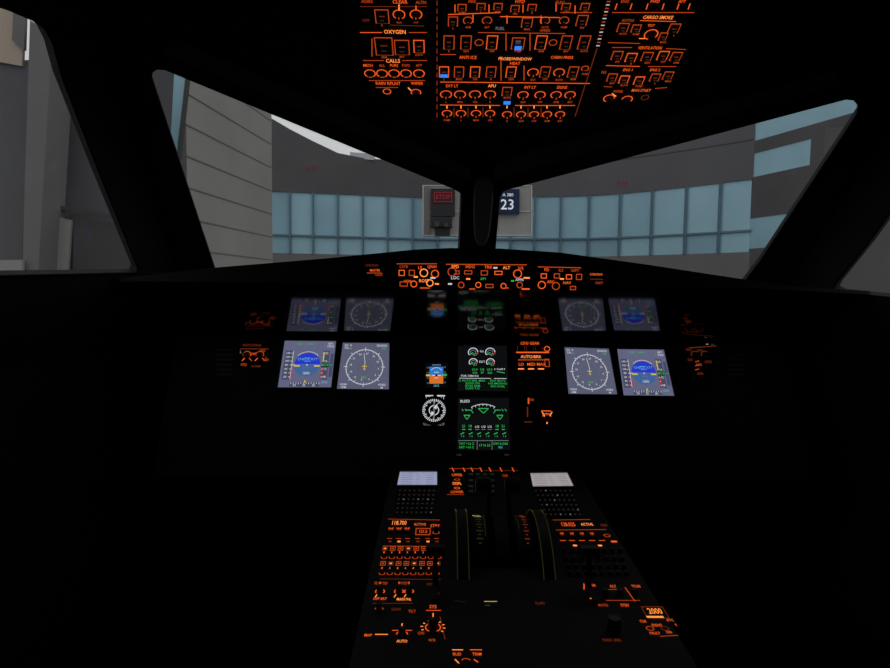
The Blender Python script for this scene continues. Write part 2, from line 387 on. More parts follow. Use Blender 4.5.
# ------------------------------------------------------------------ glareshield
gs = empty('glareshield')
top = [(85, 281), (140, 276), (210, 268), (330, 258), (415, 249.5), (450, 248), (500, 248.5), (560, 252.5), (650, 265), (745, 279.5), (800, 287), (870, 291)]
tp = [GF.at(*p) for p in top]
J = Vector((0, 2.0, 1.2 - .154)); tb_ = math.tan(rad(36))
E = Vector((0, 1.771, J.z + (2.0 - 1.771) * tb_))
zb = E.z
a = Acc()
bt = [Vector((p.x, p.y, min(zb, p.z - .01))) for p in tp]
for i in range(len(tp) - 1):
    q = Vector((0, .55, -.02))
    a.add([bt[i], bt[i + 1], tp[i + 1], tp[i]], [(0, 1, 2, 3)], 'black')
    a.add([tp[i], tp[i + 1], tp[i + 1] + q, tp[i] + q], [(0, 1, 2, 3)], 'black')
a.build('hood', gs)
a = Acc()
a.add([J + Vector((-.9, 0, 0)), J + Vector((.9, 0, 0)), E + Vector((.9, 0, 0)), E + Vector((-.9, 0, 0))], [(0, 1, 2, 3)], 'soffit_gloss')
a.build('glossy_underside', gs)

fc = empty('flight_control_unit')
f = GF
fp = [f.at(393, 261.5), f.at(587, 262.5), f.at(587, 291), f.at(393, 290)]
a = Acc(); prism(a, [p + f.n * .012 for p in fp], Vector((0, .012, 0)), 'panel'); a.build('body', fc)
H = .0135
def L(fn, *A, **K): fn(*A, h=H, **K)
L(f.line, 397, 264, 437, 264, 'orm', t=.8); L(f.line, 446, 264.5, 526, 265, 'orm', t=.9); L(f.line, 537, 267, 580, 268, 'orm', t=.8)
for (x, y, t, mt, s) in ((404, 267, 'CSTR', 'orm', 2.6), (420, 268, 'LS', 'or', 3), (432, 267, 'QNH', 'or', 2.8), (455, 267, 'SPD', 'orb', 3.2), (470, 267, 'HDG', 'or', 3), (488, 267.5, 'TRK', 'or', 3), (506, 268, 'ALT', 'orb', 3), (520, 268.5, 'V/S', 'or', 3), (546, 270, 'FD', 'or', 3), (560, 270.5, 'ILS', 'orm', 2.8), (574, 271, 'WPT', 'orm', 2.8),
                   (408, 281.5, 'VOR', 'or', 2.8), (424, 281, 'ROSE', 'orb', 3), (455, 278, 'LOC', 'wh', 3), (483, 279, 'AP1', 'grn', 2.6), (519, 280, 'APPR', 'wh', 2.6), (550, 282, 'ARC', 'or', 2.8), (566, 283, 'NAV', 'or', 2.8)):
    f.text(x, y, t, s, mt, h=H)
for x, y, w_, h_, mt in ((402, 273, 6, 6, 'or'), (412, 273, 6, 6, 'orm'), (455, 272.5, 9, 4, 'orm'), (468, 272.5, 8, 4, 'orm'), (484, 273, 7, 5, 'orm'), (498, 273, 8, 4, 'or'), (543, 276, 6, 5, 'or'), (556, 276, 6, 5, 'orm'), (568, 277, 6, 5, 'or'), (578, 277, 6, 6, 'orm'), (404, 284, 8, 5, 'orm'), (489, 286, 8, 4, 'orm'), (572, 288, 6, 4, 'orm')):
    f.frame(x, y, w_, h_, mt, .8, H)
for x, y, r, mt in ((424, 273, 4.2, 'orb'), (435, 274, 4, 'or'), (452, 272, 4.5, 'orm'), (461, 285, 3.2, 'orm'), (478, 285, 3, 'or'), (503, 286, 3, 'or'), (517, 274, 4.4, 'or'), (519, 285, 3.2, 'orm'), (541, 285, 4, 'or'), (555, 286, 4, 'orm'), (414, 284, 3.4, 'or'), (430, 283, 3.6, 'orb')):
    f.ring(x, y, r, mt, .9, h=H)
    P = [(r * .6 * math.cos(rad(30 * i)), -r * .6 * math.sin(rad(30 * i))) for i in range(12)]
    f.solid(x, y, P, .012, .024, 'knob', True)
for x, y, w_, mt in ((433, 278, 5, 'wh'), (437, 284, 4, 'orb'), (450, 284, 4, 'wh'), (468, 279, 4, 'orb'), (495, 268, 4, 'wh'), (526, 278, 6, 'orb'), (512, 281, 3, 'grn'), (416, 277, 4, 'orb'), (561, 279, 4, 'orb'), (505, 288, 6, 'orm'), (472, 289, 6, 'orm'), (525, 289, 8, 'or'), (425, 288, 10, 'orm')):
    f.rect(x, y, w_, 1.5, mt, H)
for x, y, t, mt in ((372, 265.5, 'CHRONO', 'ord'), (375, 270.5, 'MASTER', 'or'), (379, 275, 'CAUT', 'orm'), (596, 274.5, 'CHRONO', 'or'), (599, 283, 'CAUT', 'orm')): f.text(x, y, t, 2.4, mt, h=.0015, wx=.85)
f.line(367, 273, 382, 273, 'orm', .7, .0015); f.line(590, 279, 603, 279.5, 'ord', .7, .0015)
f.acc.build('legends', fc); f.sol.build('knobs', fc)

# ------------------------------------------------------------------ overhead panel
oh = empty('overhead_panel')
f = OH
a = Acc()
out_ = [f.at(338, -40), f.at(352, 55), f.at(375, 88), f.at(437, 126), f.at(585, 128), f.at(640, 112), f.at(705, -40)]
prism(a, [p - f.n * .001 for p in out_], Vector((0, 0, .22)), 'panel'); a.build('board', oh)
WD = ('ON', 'OFF', 'AUTO', 'MAN', 'GEN', 'BAT', 'L', 'R', 'ARM', 'PUMP')
cnt = [0]
def nxt(): cnt[0] += 1; return WD[(cnt[0] * 7) % len(WD)]
def row_rings(y, xs, r, mt, knob=True, dy=0):
    for x in xs:
        f.ring(x, y, r, mt, 1.0, -60, 240)
        f.text(x, y + r + 1.6, nxt(), 1.9, 'orm')
        if knob: f.knob(x, y, r * .55, .012, 'orm')
        else: f.rect(x, y, 2, 1, 'ord', .0055)
def bx(x, y, w_, h_, mt, t=None, tm=None):
    f.button(x, y, w_ - 2, h_ - 2); f.frame(x, y, w_, h_, mt, .85)
    f.text(x, y + h_ / 2 + 1.8, nxt(), 2.0, 'orm' if mt != 'ord' else 'ord')
    f.rect(x, y - h_ * .15, w_ * .4, 1, 'ord', .0055); f.rect(x, y + h_ * .15, w_ * .3, .8, 'whf', .0055)
    if t: f.text(x, y, t, 3, tm or mt, h=.0052)
T = f.text
# left column
T(367, 1, 'ADIRS', 3, 'orm'); T(400, 1.5, 'CLEAR', 3.6, 'or'); T(421, 2, 'ALTN', 3, 'orm')
f.line(360, 6, 427, 6, 'ord', .8)
bx(382, 16, 14, 14, 'orm'); row_rings(14, (399, 416), 6.3, 'or'); f.line(399, 4, 399, 10, 'orb', 1.2); f.line(416, 5, 416, 10, 'or', 1.2); f.line(390, 24.5, 424, 25.5, 'ord', .8); T(366, 20, 'OFF', 3, 'ord')
T(395, 31.5, 'OXYGEN', 3.8, 'orb'); f.line(360, 32, 382, 32, 'or', .9); f.line(409, 32, 427, 32, 'orm', .9)
bx(384, 46, 18, 18, 'orm'); bx(402, 47, 15, 15, 'orm'); bx(419, 46, 11, 13, 'or'); f.line(372, 38, 372, 56, 'orm', .9)
f.line(363, 60, 384, 60, 'orm', .8); f.line(402, 60, 427, 60, 'orm', .8)
T(393, 60.5, 'CALLS', 3.6, 'orb')
T(368, 65, 'MECH', 2.6, 'or'); T(382, 65, 'ALL', 2.6, 'orm'); T(394, 65, 'PURS', 2.6, 'or'); T(406, 65, 'FWD', 2.6, 'orm'); T(419, 65, 'AFT', 2.6, 'orm')
for x in (370, 382, 394, 406, 419): f.button(x, 73, 6, 5); f.ring(x, 73, 5.8, 'or', 1)
T(388, 83, 'RAIN RPLNT', 3.2, 'or'); f.line(369, 80, 425, 80, 'orm', .8); T(417, 83, 'WIPER', 3, 'or')
f.ring(387, 91, 4.2, 'or', .9); f.ring(416, 92, 5.2, 'or', 1, -30, 210); f.knob(416, 92, 3.4)
f.line(376, 87, 398, 87, 'orm', .8); f.line(408, 87, 411, 90, 'orb', 1.2)
# dividers
for y0 in range(0, 118, 8): f.line(437, y0, 437, y0 + 5, 'ord', 1)
for i in range(14):
    y0 = i * 3.4 + 1; x0 = 609 - y0 * .24
    f.line(x0 - 2, y0, x0 + 1.5, y0, 'wh' if i % 2 else 'orm', 1.2)
f.line(597, 48, 575, 116, 'ord', .9)
# centre columns
T(472, 1, 'FIRE', 3, 'orm'); T(520, 1, 'HYD', 3.4, 'or'); T(560, 2, 'ELEC', 3, 'orm')
f.line(448, 14, 500, 12, 'or', 1); f.line(500, 16, 560, 17, 'or', 1); f.line(560, 12, 592, 12, 'orm', .9)
for x, y in ((455, 9), (473, 19), (489, 9), (507, 20), (523, 9), (541, 20), (556, 8), (575, 10)):
    f.line(x, y - 5, x, y + 3, 'or', .9)
for x, y in ((462, 7), (481, 6), (498, 6), (515, 8), (532, 7), (566, 6), (585, 6)): bx(x, y, 9, 7, 'orm')
row_rings(20, (468, 487, 545, 564), 5.2, 'orm', False); bx(453, 21, 10, 10, 'orm'); bx(527, 22, 11, 10, 'orm'); bx(582, 20, 11, 11, 'orm')
T(500, 28, 'FUEL', 3, 'whd'); T(545, 30, 'XFEED', 2.6, 'orm'); f.line(478, 32, 565, 33, 'orm', .8)
for x, c in ((449, 'orm'), (466, 'orm'), (492, 'or'), (541, 'or'), (566, 'orm'), (584, 'orm')): bx(x, 42, 11, 14, c)
for x in (479,): f.ring(x, 42, 4.5, 'orm', .9)
f.ring(553, 42, 4.2, 'orm', .8)
bx(518, 43, 13, 12, 'orm'); f.rect(518, 45.5, 7, 4, 'blu', .0058); T(518, 39, 'ON', 2.4, 'whd', h=.0058)
f.line(506, 33, 506, 50, 'orm', .9); f.line(530, 33, 530, 50, 'orm', .9)
f.line(440, 54, 456, 54, 'orm', .9); T(468, 57, 'ANTI ICE', 3.1, 'or'); T(515, 58.5, 'PROBE/WINDOW', 3, 'orb'); T(515, 63, 'HEAT', 3, 'or'); T(562, 57, 'CABIN PRESS', 2.8, 'or'); f.line(440, 81.5, 590, 83, 'or', 1)
for x, c in ((444, 'or'), (459, 'orm'), (475, 'or'), (491, 'orm'), (511, 'or'), (545, 'orm'), (573, 'orm')): bx(x, 71.5, 10, 11, c)
f.rect(444, 73.5, 7, 3.2, 'blu', .0058)
f.line(501, 56, 501, 80, 'orm', .9); f.line(524, 65, 524, 80, 'orm', .9)
row_rings(72, (533, 559), 5.8, 'or'); row_rings(68, (585,), 4, 'orm', False)
T(452, 85.5, 'EXT LT', 2.8, 'or'); T(492, 85.5, 'APU', 3, 'orb'); T(530, 87, 'INT LT', 2.8, 'or'); T(562, 87, 'SIGNS', 2.8, 'or')
row_rings(94, (446, 460, 475, 490), 6, 'or'); row_rings(94.5, (523, 540, 556, 570), 5.6, 'or')
bx(507, 91, 10, 9, 'orm'); f.rect(507, 100.5, 7, 3.4, 'blu', .0058); f.line(440, 104.5, 500, 105, 'or', .9); f.line(515, 105, 575, 105, 'or', .9)
row_rings(113, (447, 461, 476, 490), 5.2, 'or'); row_rings(114, (507, 521, 534, 547, 560), 5, 'or')
for x in (447, 461, 476, 490, 507, 521, 534, 547, 560): f.line(x, 105, x, 108, 'orb', 1.1)
for x in (454, 468, 483, 514, 528, 541): f.line(x, 107, x, 117, 'ord', .8)
# right column
T(625, 1, 'ENG', 3, 'orm'); T(655, 1, 'FWD', 3, 'or'); T(682, 1, 'AFT', 3, 'or')
for x in (617, 632, 648, 664, 679, 690): f.line(x, 3, x - 2, 9, 'or', 1)
f.line(612, 12, 694, 12, 'orm', .9); T(658, 17, 'CARGO SMOKE', 3.4, 'orb', wx=.9); f.line(640, 20, 676, 21, 'or', .8)
T(628, 20, 'BOTTLE', 2.4, 'orm'); bx(623, 27, 11, 9, 'orm'); bx(636, 28, 9, 8, 'orm'); bx(674, 28, 11, 10, 'orm'); f.ring(651, 34, 7, 'or', 1.1); f.knob(651, 34, 4); T(651, 25, 'TEST', 2.4, 'or')
bx(663, 36, 8, 8, 'orm'); f.line(639, 38, 645, 38, 'orb', 1); f.line(608, 42, 640, 43, 'orm', .8)
T(650, 47.5, 'VENTILATION', 3, 'or', wx=.9); f.line(612, 47, 632, 47, 'orm', .8); f.line(666, 48, 686, 49, 'orm', .8)
for x, y, c in ((617, 55, 'orm'), (631, 57, 'or'), (647, 56, 'orm'), (663, 55, 'or'), (676, 56, 'orm')): bx(x, y, 10.5, 9, c)
f.line(606, 65, 640, 66, 'or', .8); f.line(648, 66, 676, 66, 'orm', .8); T(628, 69.5, 'ENG 1', 2.6, 'or'); T(655, 69.5, 'ENG 2', 2.6, 'or')
for x, y, c in ((612, 77, 'orm'), (624, 79, 'or'), (639, 80, 'or'), (655, 77, 'orm'), (668, 75, 'orm')): bx(x, y, 9.5, 8, c)
T(604, 72, 'N1', 3, 'orm'); T(641, 90, 'MAN START', 2.8, 'or', wx=.9); f.line(604, 86, 612, 86.5, 'orm', .8); f.line(655, 88, 667, 87, 'orm', .8)
f.ring(609, 98, 5.8, 'or', 1, 0, 260); f.ring(627, 99, 5.6, 'or', 1, -90, 180); f.knob(609, 98, 3.6); f.knob(627, 99, 3.6); f.ring(645, 97, 4, 'ord', .8)
T(618, 91, 'WIPER', 2.4, 'orm'); f.line(612, 93, 616, 96, 'orb', 1.2)
f.acc.build('legends', oh); f.sol.build('switches', oh)

# ------------------------------------------------------------------ centre pedestal
pd = empty('center_pedestal')
f = PD
a = Acc()
def pdz(y): return PD.o.z + (y - 1.4) * math.tan(rad(3.4))
for x0, x1, y0, y1 in ((-.262, .262, .72, 1.835),):
    A = [Vector((x0, y0, pdz(y0))), Vector((x1, y0, pdz(y0))), Vector((x1, y1, pdz(y1))), Vector((x0, y1, pdz(y1)))]
    B = [Vector((v.x * .86, v.y, 0)) for v in A]
    a.add(A + B, [(0, 1, 2, 3), (7, 6, 5, 4), (0, 4, 5, 1), (1, 5, 6, 2), (2, 6, 7, 3), (3, 7, 4, 0)], 'panel')
a.build('body', pd)
T = f.text
f.line(449, 469, 480, 469, 'orm', 1); f.line(484, 471, 518, 471, 'ord', 1)
for x in (452, 463, 471, 480, 489, 500, 512): f.line(x, 468, x + 2, 472, 'or', .9)
T(457, 475.5, 'UPPER', 2.6, 'or'); T(457, 484, 'DISPL', 2.6, 'orb'); T(457, 492.5, 'LOWER', 2.6, 'or'); f.ring(457, 480, 3, 'orm', .9); f.ring(457, 488.5, 3, 'or', .9); f.line(447, 495, 464, 495, 'orm', .8)
for x in (471, 478, 485, 492):
    for y in (476, 482, 488, 493): f.button(x, y, 5, 4.4); f.text(x, y, 'ENG' if (x + y) % 2 else 'HYD', 1.6, 'whf', h=.0055)
for x in (480, 484): f.rect(x, 487, 2.6, 1.8, 'whd', .006)
T(505, 476, 'CLR', 2.2, 'orm'); T(508, 486, 'STS', 2.2, 'ord'); f.line(514, 492, 520, 492, 'ord', .8)
def mcdu(cor, mt, kx0, kx1, ky0, ky1, sh):
    d = Disp(PD, cor); e = empty('flight_management_keyboard'); d.bezel(6, .006)
    d.rect(50, 50, 100, 100, mt, 0)
    d.text(50, 12, 'FROM/TO  FLT 256', 8, 'mtx')
    for i in range(5):
        d.rect(22, 28 + i * 15, 30, 2.6, 'mtx'); d.rect(82, 28 + i * 15, 20, 2.6, 'mtx'); d.rect(50, 28 + i * 15, 10, 2, 'mtx')
    k = Face(PD.o, PD.u, PD.v)
    for j in range(6):
        ty = j / 5; y = ky0 + (ky1 - ky0) * ty
        for i in range(8):
            x = kx0 + (kx1 - kx0) * i / 7 + sh * ty
            k.button(x, y, 3.6, 3.2, .003)
            k.rect(x, y, 1.3, .9, 'whf' if random.random() < .85 else 'whd', .0045)
    d.sol.build('case', e); d.acc.build('screen', e); k.sol.build('keys', e); k.acc.build('key_legends', e)
mcdu([(400, 472.5), (437, 472.5), (437, 487), (397, 487)], 'mcl', 400, 434, 492, 514, -3)
mcdu([(530, 474), (567, 473.5), (574, 488), (533, 488.5)], 'mcr', 536, 570, 492, 516, 10)
# radio panel left
T(399, 523.5, '118.700', 4, 'orb', wx=.85); T(420, 525, 'ACTIVE', 2.6, 'or'); T(435, 526.5, 'STBY', 3, 'or'); f.line(388, 519.5, 440, 520.5, 'orm', .9)
for x in (391, 399, 407): f.button(x, 531, 6, 5); f.text(x, 531, 'VHF', 2.2, 'or', h=.0055)
f.frame(423, 532, 15, 7, 'orm', .8); f.text(423, 532, '121.5', 2.8, 'or'); f.ring(436, 533, 3.6, 'orm', .9); f.knob(436, 533, 2.6)
for x in (390, 399, 408, 418, 428, 437): f.line(x - 3, 539, x + 2, 539, 'orm', 1); f.rect(x, 542, 3, 1.5, 'orb' if x in (399, 428) else 'ord')
# audio panel left
f.line(383, 546.5, 442, 547, 'orm', .9)
for j, (y, mt) in enumerate(((551, 'orm'), (558, 'or'), (566, 'orm'), (574, 'or'))):
    for i in range(8):
        x = 385 - j * 1.0 + i * 7.8
        if j % 2 == 0: f.button(x, y, 5.4, 4.4); f.frame(x, y, 5.4, 4.4, 'orm' if (i + j) % 3 else 'ord', .6, .0055); f.rect(x, y, 2.6, 1.2, 'orb' if (i * 7 + j) % 3 == 0 else 'orm', .0056)
        else: f.knob(x, y, 2.2, .01); f.ring(x, y, 3.1, 'orm', .8); f.rect(x, y - .5, 1.2, 1.6, 'whd' if i % 2 else 'or', .0112)
f.line(380, 579.5, 441, 580, 'ord', .9)
# lighting / radar left
T(381, 584, 'FLOOD', 2.8, 'orm'); T(404, 584, 'INTEG', 2.8, 'orm'); T(432, 585, 'DOOR', 2.4, 'ord')
for x in (380, 399, 409):
    f.ring(x, 592, 5, 'or', 1, -40, 220); f.knob(x, 592, 3.4, .014, 'or'); f.line(x - 5, 598, x - 3, 595, 'orb', .9)
T(380, 599.5, 'OFF BRT', 2.6, 'or'); T(404, 600, 'MAIN PNL', 2.6, 'orb', wx=.9); f.line(372, 604, 413, 604, 'ord', .8); f.rect(437, 594, 4, 1.4, 'ord')
T(433, 607.5, 'SYS', 3.4, 'or'); f.line(426, 611, 441, 611, 'or', .9); f.ring(379, 610, 4.5, 'orm', .9, 0, 180); f.knob(379, 611, 3); T(396, 610, 'GAIN', 2.8, 'ord'); T(412, 612, 'TILT', 2.8, 'orm')
f.ring(433, 628, 8, 'or', 1, -60, 240); f.knob(433, 628, 5.4, .018, 'orb')
for q in range(-40, 230, 30): f.draw(433, 628, [(10 * math.cos(rad(q)), -10 * math.sin(rad(q))), (12.5 * math.cos(rad(q)), -12.5 * math.sin(rad(q))), (12.5 * math.cos(rad(q + 6)), -12.5 * math.sin(rad(q + 6))), (10 * math.cos(rad(q + 6)), -10 * math.sin(rad(q + 6)))], [(0, 1, 2, 3)], 'orb', .0014, True)
T(368, 636, 'MAP', 2.8, 'or'); f.line(375, 635, 388, 635, 'orb', 1.2); f.ring(402, 635, 6, 'or', 1, 0, 180); f.knob(402, 636, 4, .016, 'orb'); T(402, 642, 'AUTO', 2.8, 'orb'); T(421, 634, 'ON', 3, 'orm'); f.line(440, 617, 445, 640, 'ord', .8)
T(432, 641, 'WX', 3, 'orm'); f.line(392, 631, 412, 631, 'or', 1)
# right side
T(568, 525, '128.025', 3.8, 'or', wx=.85); T(587, 525, 'ACTIVE', 2.6, 'orb'); T(604, 526, 'VHF', 2.8, 'ord'); f.line(553, 520.5, 590, 520, 'orm', .9); f.line(556, 530.5, 606, 530, 'orm', .9)
for x in (562, 572, 582, 592): f.button(x, 536, 6, 5); f.text(x, 536, 'HF', 2.2, 'or', h=.0055)
for x in (563, 572, 582, 592, 602): f.line(x - 3, 541, x + 3, 541, 'or', 1)
for x in (575, 600): f.rect(x, 546, 4, 1.5, 'orb')
f.rect(614, 542, 6, 1.6, 'or'); f.ring(607, 536, 3.4, 'orm', .9)
for j, y in enumerate((552, 560, 568, 575)):
    for i in range(8): f.knob(564 + j * 2 + i * 8, y, 2.4, .008)
T(591, 586, 'XPDR', 2.6, 'or'); f.line(584, 584, 584, 590, 'or', 1); f.line(588, 590, 593, 598, 'or', 1.1); T(613, 587, 'ALT', 2.6, 'or'); f.line(608, 590, 620, 590, 'orm', .9); f.line(625, 588, 635, 602, 'orm', 1.1); T(636, 587, 'TCAS', 2.6, 'or')
f.line(590, 599, 597, 599, 'orb', 1.2); T(603, 606, 'AUTO', 2.6, 'orm'); T(625, 606, 'STBY', 2.8, 'or'); f.line(606, 601, 640, 601, 'orm', .8)
for x in (605, 620, 634): f.knob(x, 595, 3.6, .012)
f.frame(655, 613, 22, 12, 'ord', .8); T(655, 612, '2000', 5.6, 'orb', wx=.9); f.rect(655, 617.5, 17, 1.8, 'orb')
for x, y, t in ((643, 622, 'CLR'), (657, 626, 'IDENT'), (670, 621, 'ATC'), (655, 634, 'FAULT'), (669, 633, 'ON'), (676, 626, 'T')): T(x, y, t, 2.6, 'or')
f.ring(650, 629, 4, 'orm', .9); f.ring(665, 629, 4, 'ord', .9); f.line(660, 637, 678, 636, 'orm', .9); T(612, 641, 'PARK BRK', 3, 'ord'); f.knob(614, 630, 7, .022)
# rear
T(457, 655, 'RUD', 3, 'or'); T(477, 655, 'TRIM', 3, 'or'); f.line(452, 650.5, 463, 650.5, 'orb', 1.2); f.line(470, 650.5, 482, 650.5, 'or', 1.2); f.ring(466, 662, 5, 'orm', 1, 20, 160); f.line(455, 660, 459, 664, 'orb', 1.2); f.line(474, 660, 478, 663, 'or', 1.2)
f.acc.build('legends', pd); f.sol.build('switches', pd)

# throttle quadrant
tq = empty('throttle_quadrant')
a = Acc(); yc, zc, rd = 1.33, .60, .115
seg = 20
ang = [rad(20 + 140 * i / seg) for i in range(seg + 1)]
for x0, x1 in ((-.062, -.03), (-.014, .014), (.03, .062)):
    vs = []
    for t in ang: vs += [Vector((x0, yc + rd * math.cos(t), zc + rd * math.sin(t))), Vector((x1, yc + rd * math.cos(t), zc + rd * math.sin(t)))]
    a.add(vs, [(2 * i, 2 * i + 1, 2 * i + 3, 2 * i + 2) for i in range(seg)] + [tuple(range(0, 2 * seg + 2, 2)), tuple(reversed(range(1, 2 * seg + 3, 2)))], 'panel')
box(a, (0, yc, .63), (.124, .2, .06), 'black')
a.build('drum', tq)
a = Acc()
for sx in (-.022, .022):
    lean = Vector((0, .055, .085)); p0 = Vector((sx, yc - .005, zc + .06)); p1 = p0 + lean * 1.25
    box(a, (p0 + p1) / 2, (.011, .022, (p1 - p0).length), 'knob', Matrix.Rotation(-math.atan2(lean.y, lean.z), 3, 'X'))
    o_ = .010 if sx > 0 else -.010
    cyl(a, p1 + Vector((-.017 + o_, 0, 0)), p1 + Vector((.017 + o_, 0, 0)), .017, 'knob', 20)
    box(a, p1 + Vector((o_, .004, .012)), (.03, .022, .012), 'knob')
a.build('thrust_levers', tq, bevel=.002)
a = Acc()
def drum(x, w_, t0, t1, mat, r=rd + .0012):
    k = 4; vs = []
    for i in range(k + 1):
        t = rad(t0 + (t1 - t0) * i / k); vs += [Vector((x - w_ / 2, yc + r * math.cos(t), zc + r * math.sin(t))), Vector((x + w_ / 2, yc + r * math.cos(t), zc + r * math.sin(t)))]
    a.add(vs, [(2 * i, 2 * i + 2, 2 * i + 3, 2 * i + 1) for i in range(k)], mat)
for t in range(52, 130, 5):
    drum(-.046, .006 if t % 2 else .014, t, t + 1.5, 'trimy' if t < 84 else 'trimd')
    drum(.050, .004 if t % 2 else .010, t, t + 1.3, 'orm' if t < 84 else 'ord')
drum(-.055, .0016, 54, 80, 'trimy'); drum(-.034, .0012, 60, 120, 'trimd'); drum(.036, .0012, 56, 110, 'trimd')
a.build('scale_markings', tq)
wy, wz, R2 = 1.325, .555, .172
for sx in (-1, 1):
    tw = empty('pitch_trim_wheel'); a = Acc(); cx = sx * .082; S = 72
    cyl(a, (cx - .012, wy, wz), (cx + .012, wy, wz), R2, 'knob', S); cyl(a, (cx - .017, wy, wz), (cx + .017, wy, wz), .03, 'black', 20)
    a.build('wheel', tw)
    a = Acc()
    for i in range(38, 146, 2):
        for e_ in (-.011, .011):
            if e_ > 0 and sx > 0 and i < 60: continue
            mt = 'trim' if 46 < i < 86 else 'trimd'
            if i % 16 == 0: mt = 'trimy' if i < 70 and sx < 0 else mt
            t0, t1 = rad(i), rad(i + 2.02); r = R2 + .0008
            a.add([(cx + e_ - .0009, wy + r * math.cos(t0), wz + r * math.sin(t0)), (cx + e_ + .0009, wy + r * math.cos(t0), wz + r * math.sin(t0)),
                   (cx + e_ + .0009, wy + r * math.cos(t1), wz + r * math.sin(t1)), (cx + e_ - .0009, wy + r * math.cos(t1), wz + r * math.sin(t1))], [(0, 1, 2, 3)], mt)
    a.build('rim_marks_edge_glow', tw)  # emissive stripes: rim marks plus the glow of lit wheel edges, painted in
for sx, nm in ((-.135, 'speed_brake_lever'), (.15, 'flap_lever')):
    e = empty(nm); a = Acc(); y0 = 1.17; z0 = pdz(y0)
    box(a, (sx, y0, z0 + .002), (.012, .14, .002), 'black'); box(a, (sx, y0 - .01, z0 + .033), (.008, .014, .06), 'knob'); box(a, (sx, y0 - .01, z0 + .068), (.036, .02, .016), 'knob')
    a.build('lever', e, bevel=.003)
PDL = Face(PD.o, PD.u, PD.v)
PDL.line(484, 602, 497, 602, 'trimy', 1.1); PDL.line(485, 606, 490, 606, 'trim', 1); PDL.line(455, 601, 466, 603, 'trimd', .8); PDL.text(540, 604, 'FLAPS', 2.6, 'ord')
PDL.acc.build('lever_legends', pd)

# ------------------------------------------------------------------ cockpit shell with windows
def plane3(p, q, r):
    p, q, r = Vector(p), Vector(q), Vector(r); F_ = Face.__new__(Face); F_.o = p
    n_ = (q - p).cross(r - p).normalized()
    if n_.y > 0: n_ = -n_
    F_.n = n_; return F_
C1 = Vector((0, 2.35, 1.25)); C2 = Vector((0, 1.95, 1.60))
WL = plane3(C1, C2, (-.88, 2.0, 1.25)); WR = plane3(C1, C2, (.88, 2.0, 1.25))
def zline(a, b, z): t = (z - a.z) / (b.z - a.z); return a + (b - a) * t
ZT, ZB = 2.0, 1.0
AL = (WL.at(176, 270), WL.at(98, 50)); AR = (WR.at(787, 287), WR.at(878, 150))
SL = plane3(AL[0], AL[1], (-1.3, 1.1, 1.15)); SR = plane3(AR[0], AR[1], (1.3, 1.1, 1.15))
def onpl(P, y, z):
    nx = P.n; return Vector(((P.o.dot(nx) - nx.y * y - nx.z * z) / nx.x, y, z))
holes = [
 (WL, [(150, 76), (151, 71), (156, 67.5), (165, 68), (300, 124), (455, 188), (461, 192), (462.5, 198), (459.5, 262), (330, 276), (222, 290), (217, 278)]),
 (WR, [(499, 196), (502, 190.5), (508, 188), (700, 136.5), (846, 97.5), (855, 98.5), (860, 105), (858, 114), (760, 262), (737, 292), (620, 276), (493.5, 262)]),
 (SL, [(-60, -14), (8, 8), (36, 20), (46, 29), (53, 43), (62, 76), (100, 174), (138, 268), (136, 273), (-60, 277)]),
 (SR, [(960, 110), (893, 208), (868, 243), (836, 283), (833, 289), (839, 292), (960, 305)]),
]
cb, ct = zline(C1, C2, ZB), zline(C1, C2, ZT)
lb, lt = zline(*AL, ZB), zline(*AL, ZT); rb, rt = zline(*AR, ZB), zline(*AR, ZT)
YB = -.9
slb, slt = onpl(SL, YB, ZB), onpl(SL, YB, ZT); srb, srt = onpl(SR, YB, ZB), onpl(SR, YB, ZT)
outers = [[cb, lb, lt, ct], [cb, rb, rt, ct], [lb, slb, slt, lt], [rb, srb, srt, rt]]
names = ['wall_front_port', 'wall_front_starboard', 'wall_port', 'wall_starboard']
for i, ((P, h), outp, nm) in enumerate(zip(holes, outers, names)):
    hp = [P.at(*q) for q in h]
    allp = outp + hp; tris = tessellate_polygon([outp, hp])
    a = Acc(); a.add(allp, tris, 'shell')
    n_ = -P.n * .028; k = len(hp)
    a.add(hp + [q + n_ for q in hp], [(j, (j + 1) % k, (j + 1) % k + k, j + k) for j in range(k)], 'shell')
    b0, b1 = outp[0], outp[1]
    a.add([b0, b1, Vector((b1.x, b1.y, 0)), Vector((b0.x, b0.y, 0))], [(0, 1, 2, 3)], 'shell')
    a.build(nm)
    e = empty('window_%d' % (i + 1))
    a = Acc(); a.add([q + n_ * .6 for q in hp], [tuple(range(k))], 'pane'); a.build('pane', e)
    cu = bpy.data.curves.new('gasket', 'CURVE'); cu.dimensions = '3D'; cu.bevel_depth = .0045; cu.bevel_resolution = 2
    s_ = cu.splines.new('POLY'); s_.points.add(k - 1); s_.use_cyclic_u = True
    for j, q in enumerate(hp): s_.points[j].co = (*(q - n_ * .03), 1)
    cu.materials.append(MATS['rubber']); ob = bpy.data.objects.new('gasket', cu); sc.collection.objects.link(ob); ob.parent = e
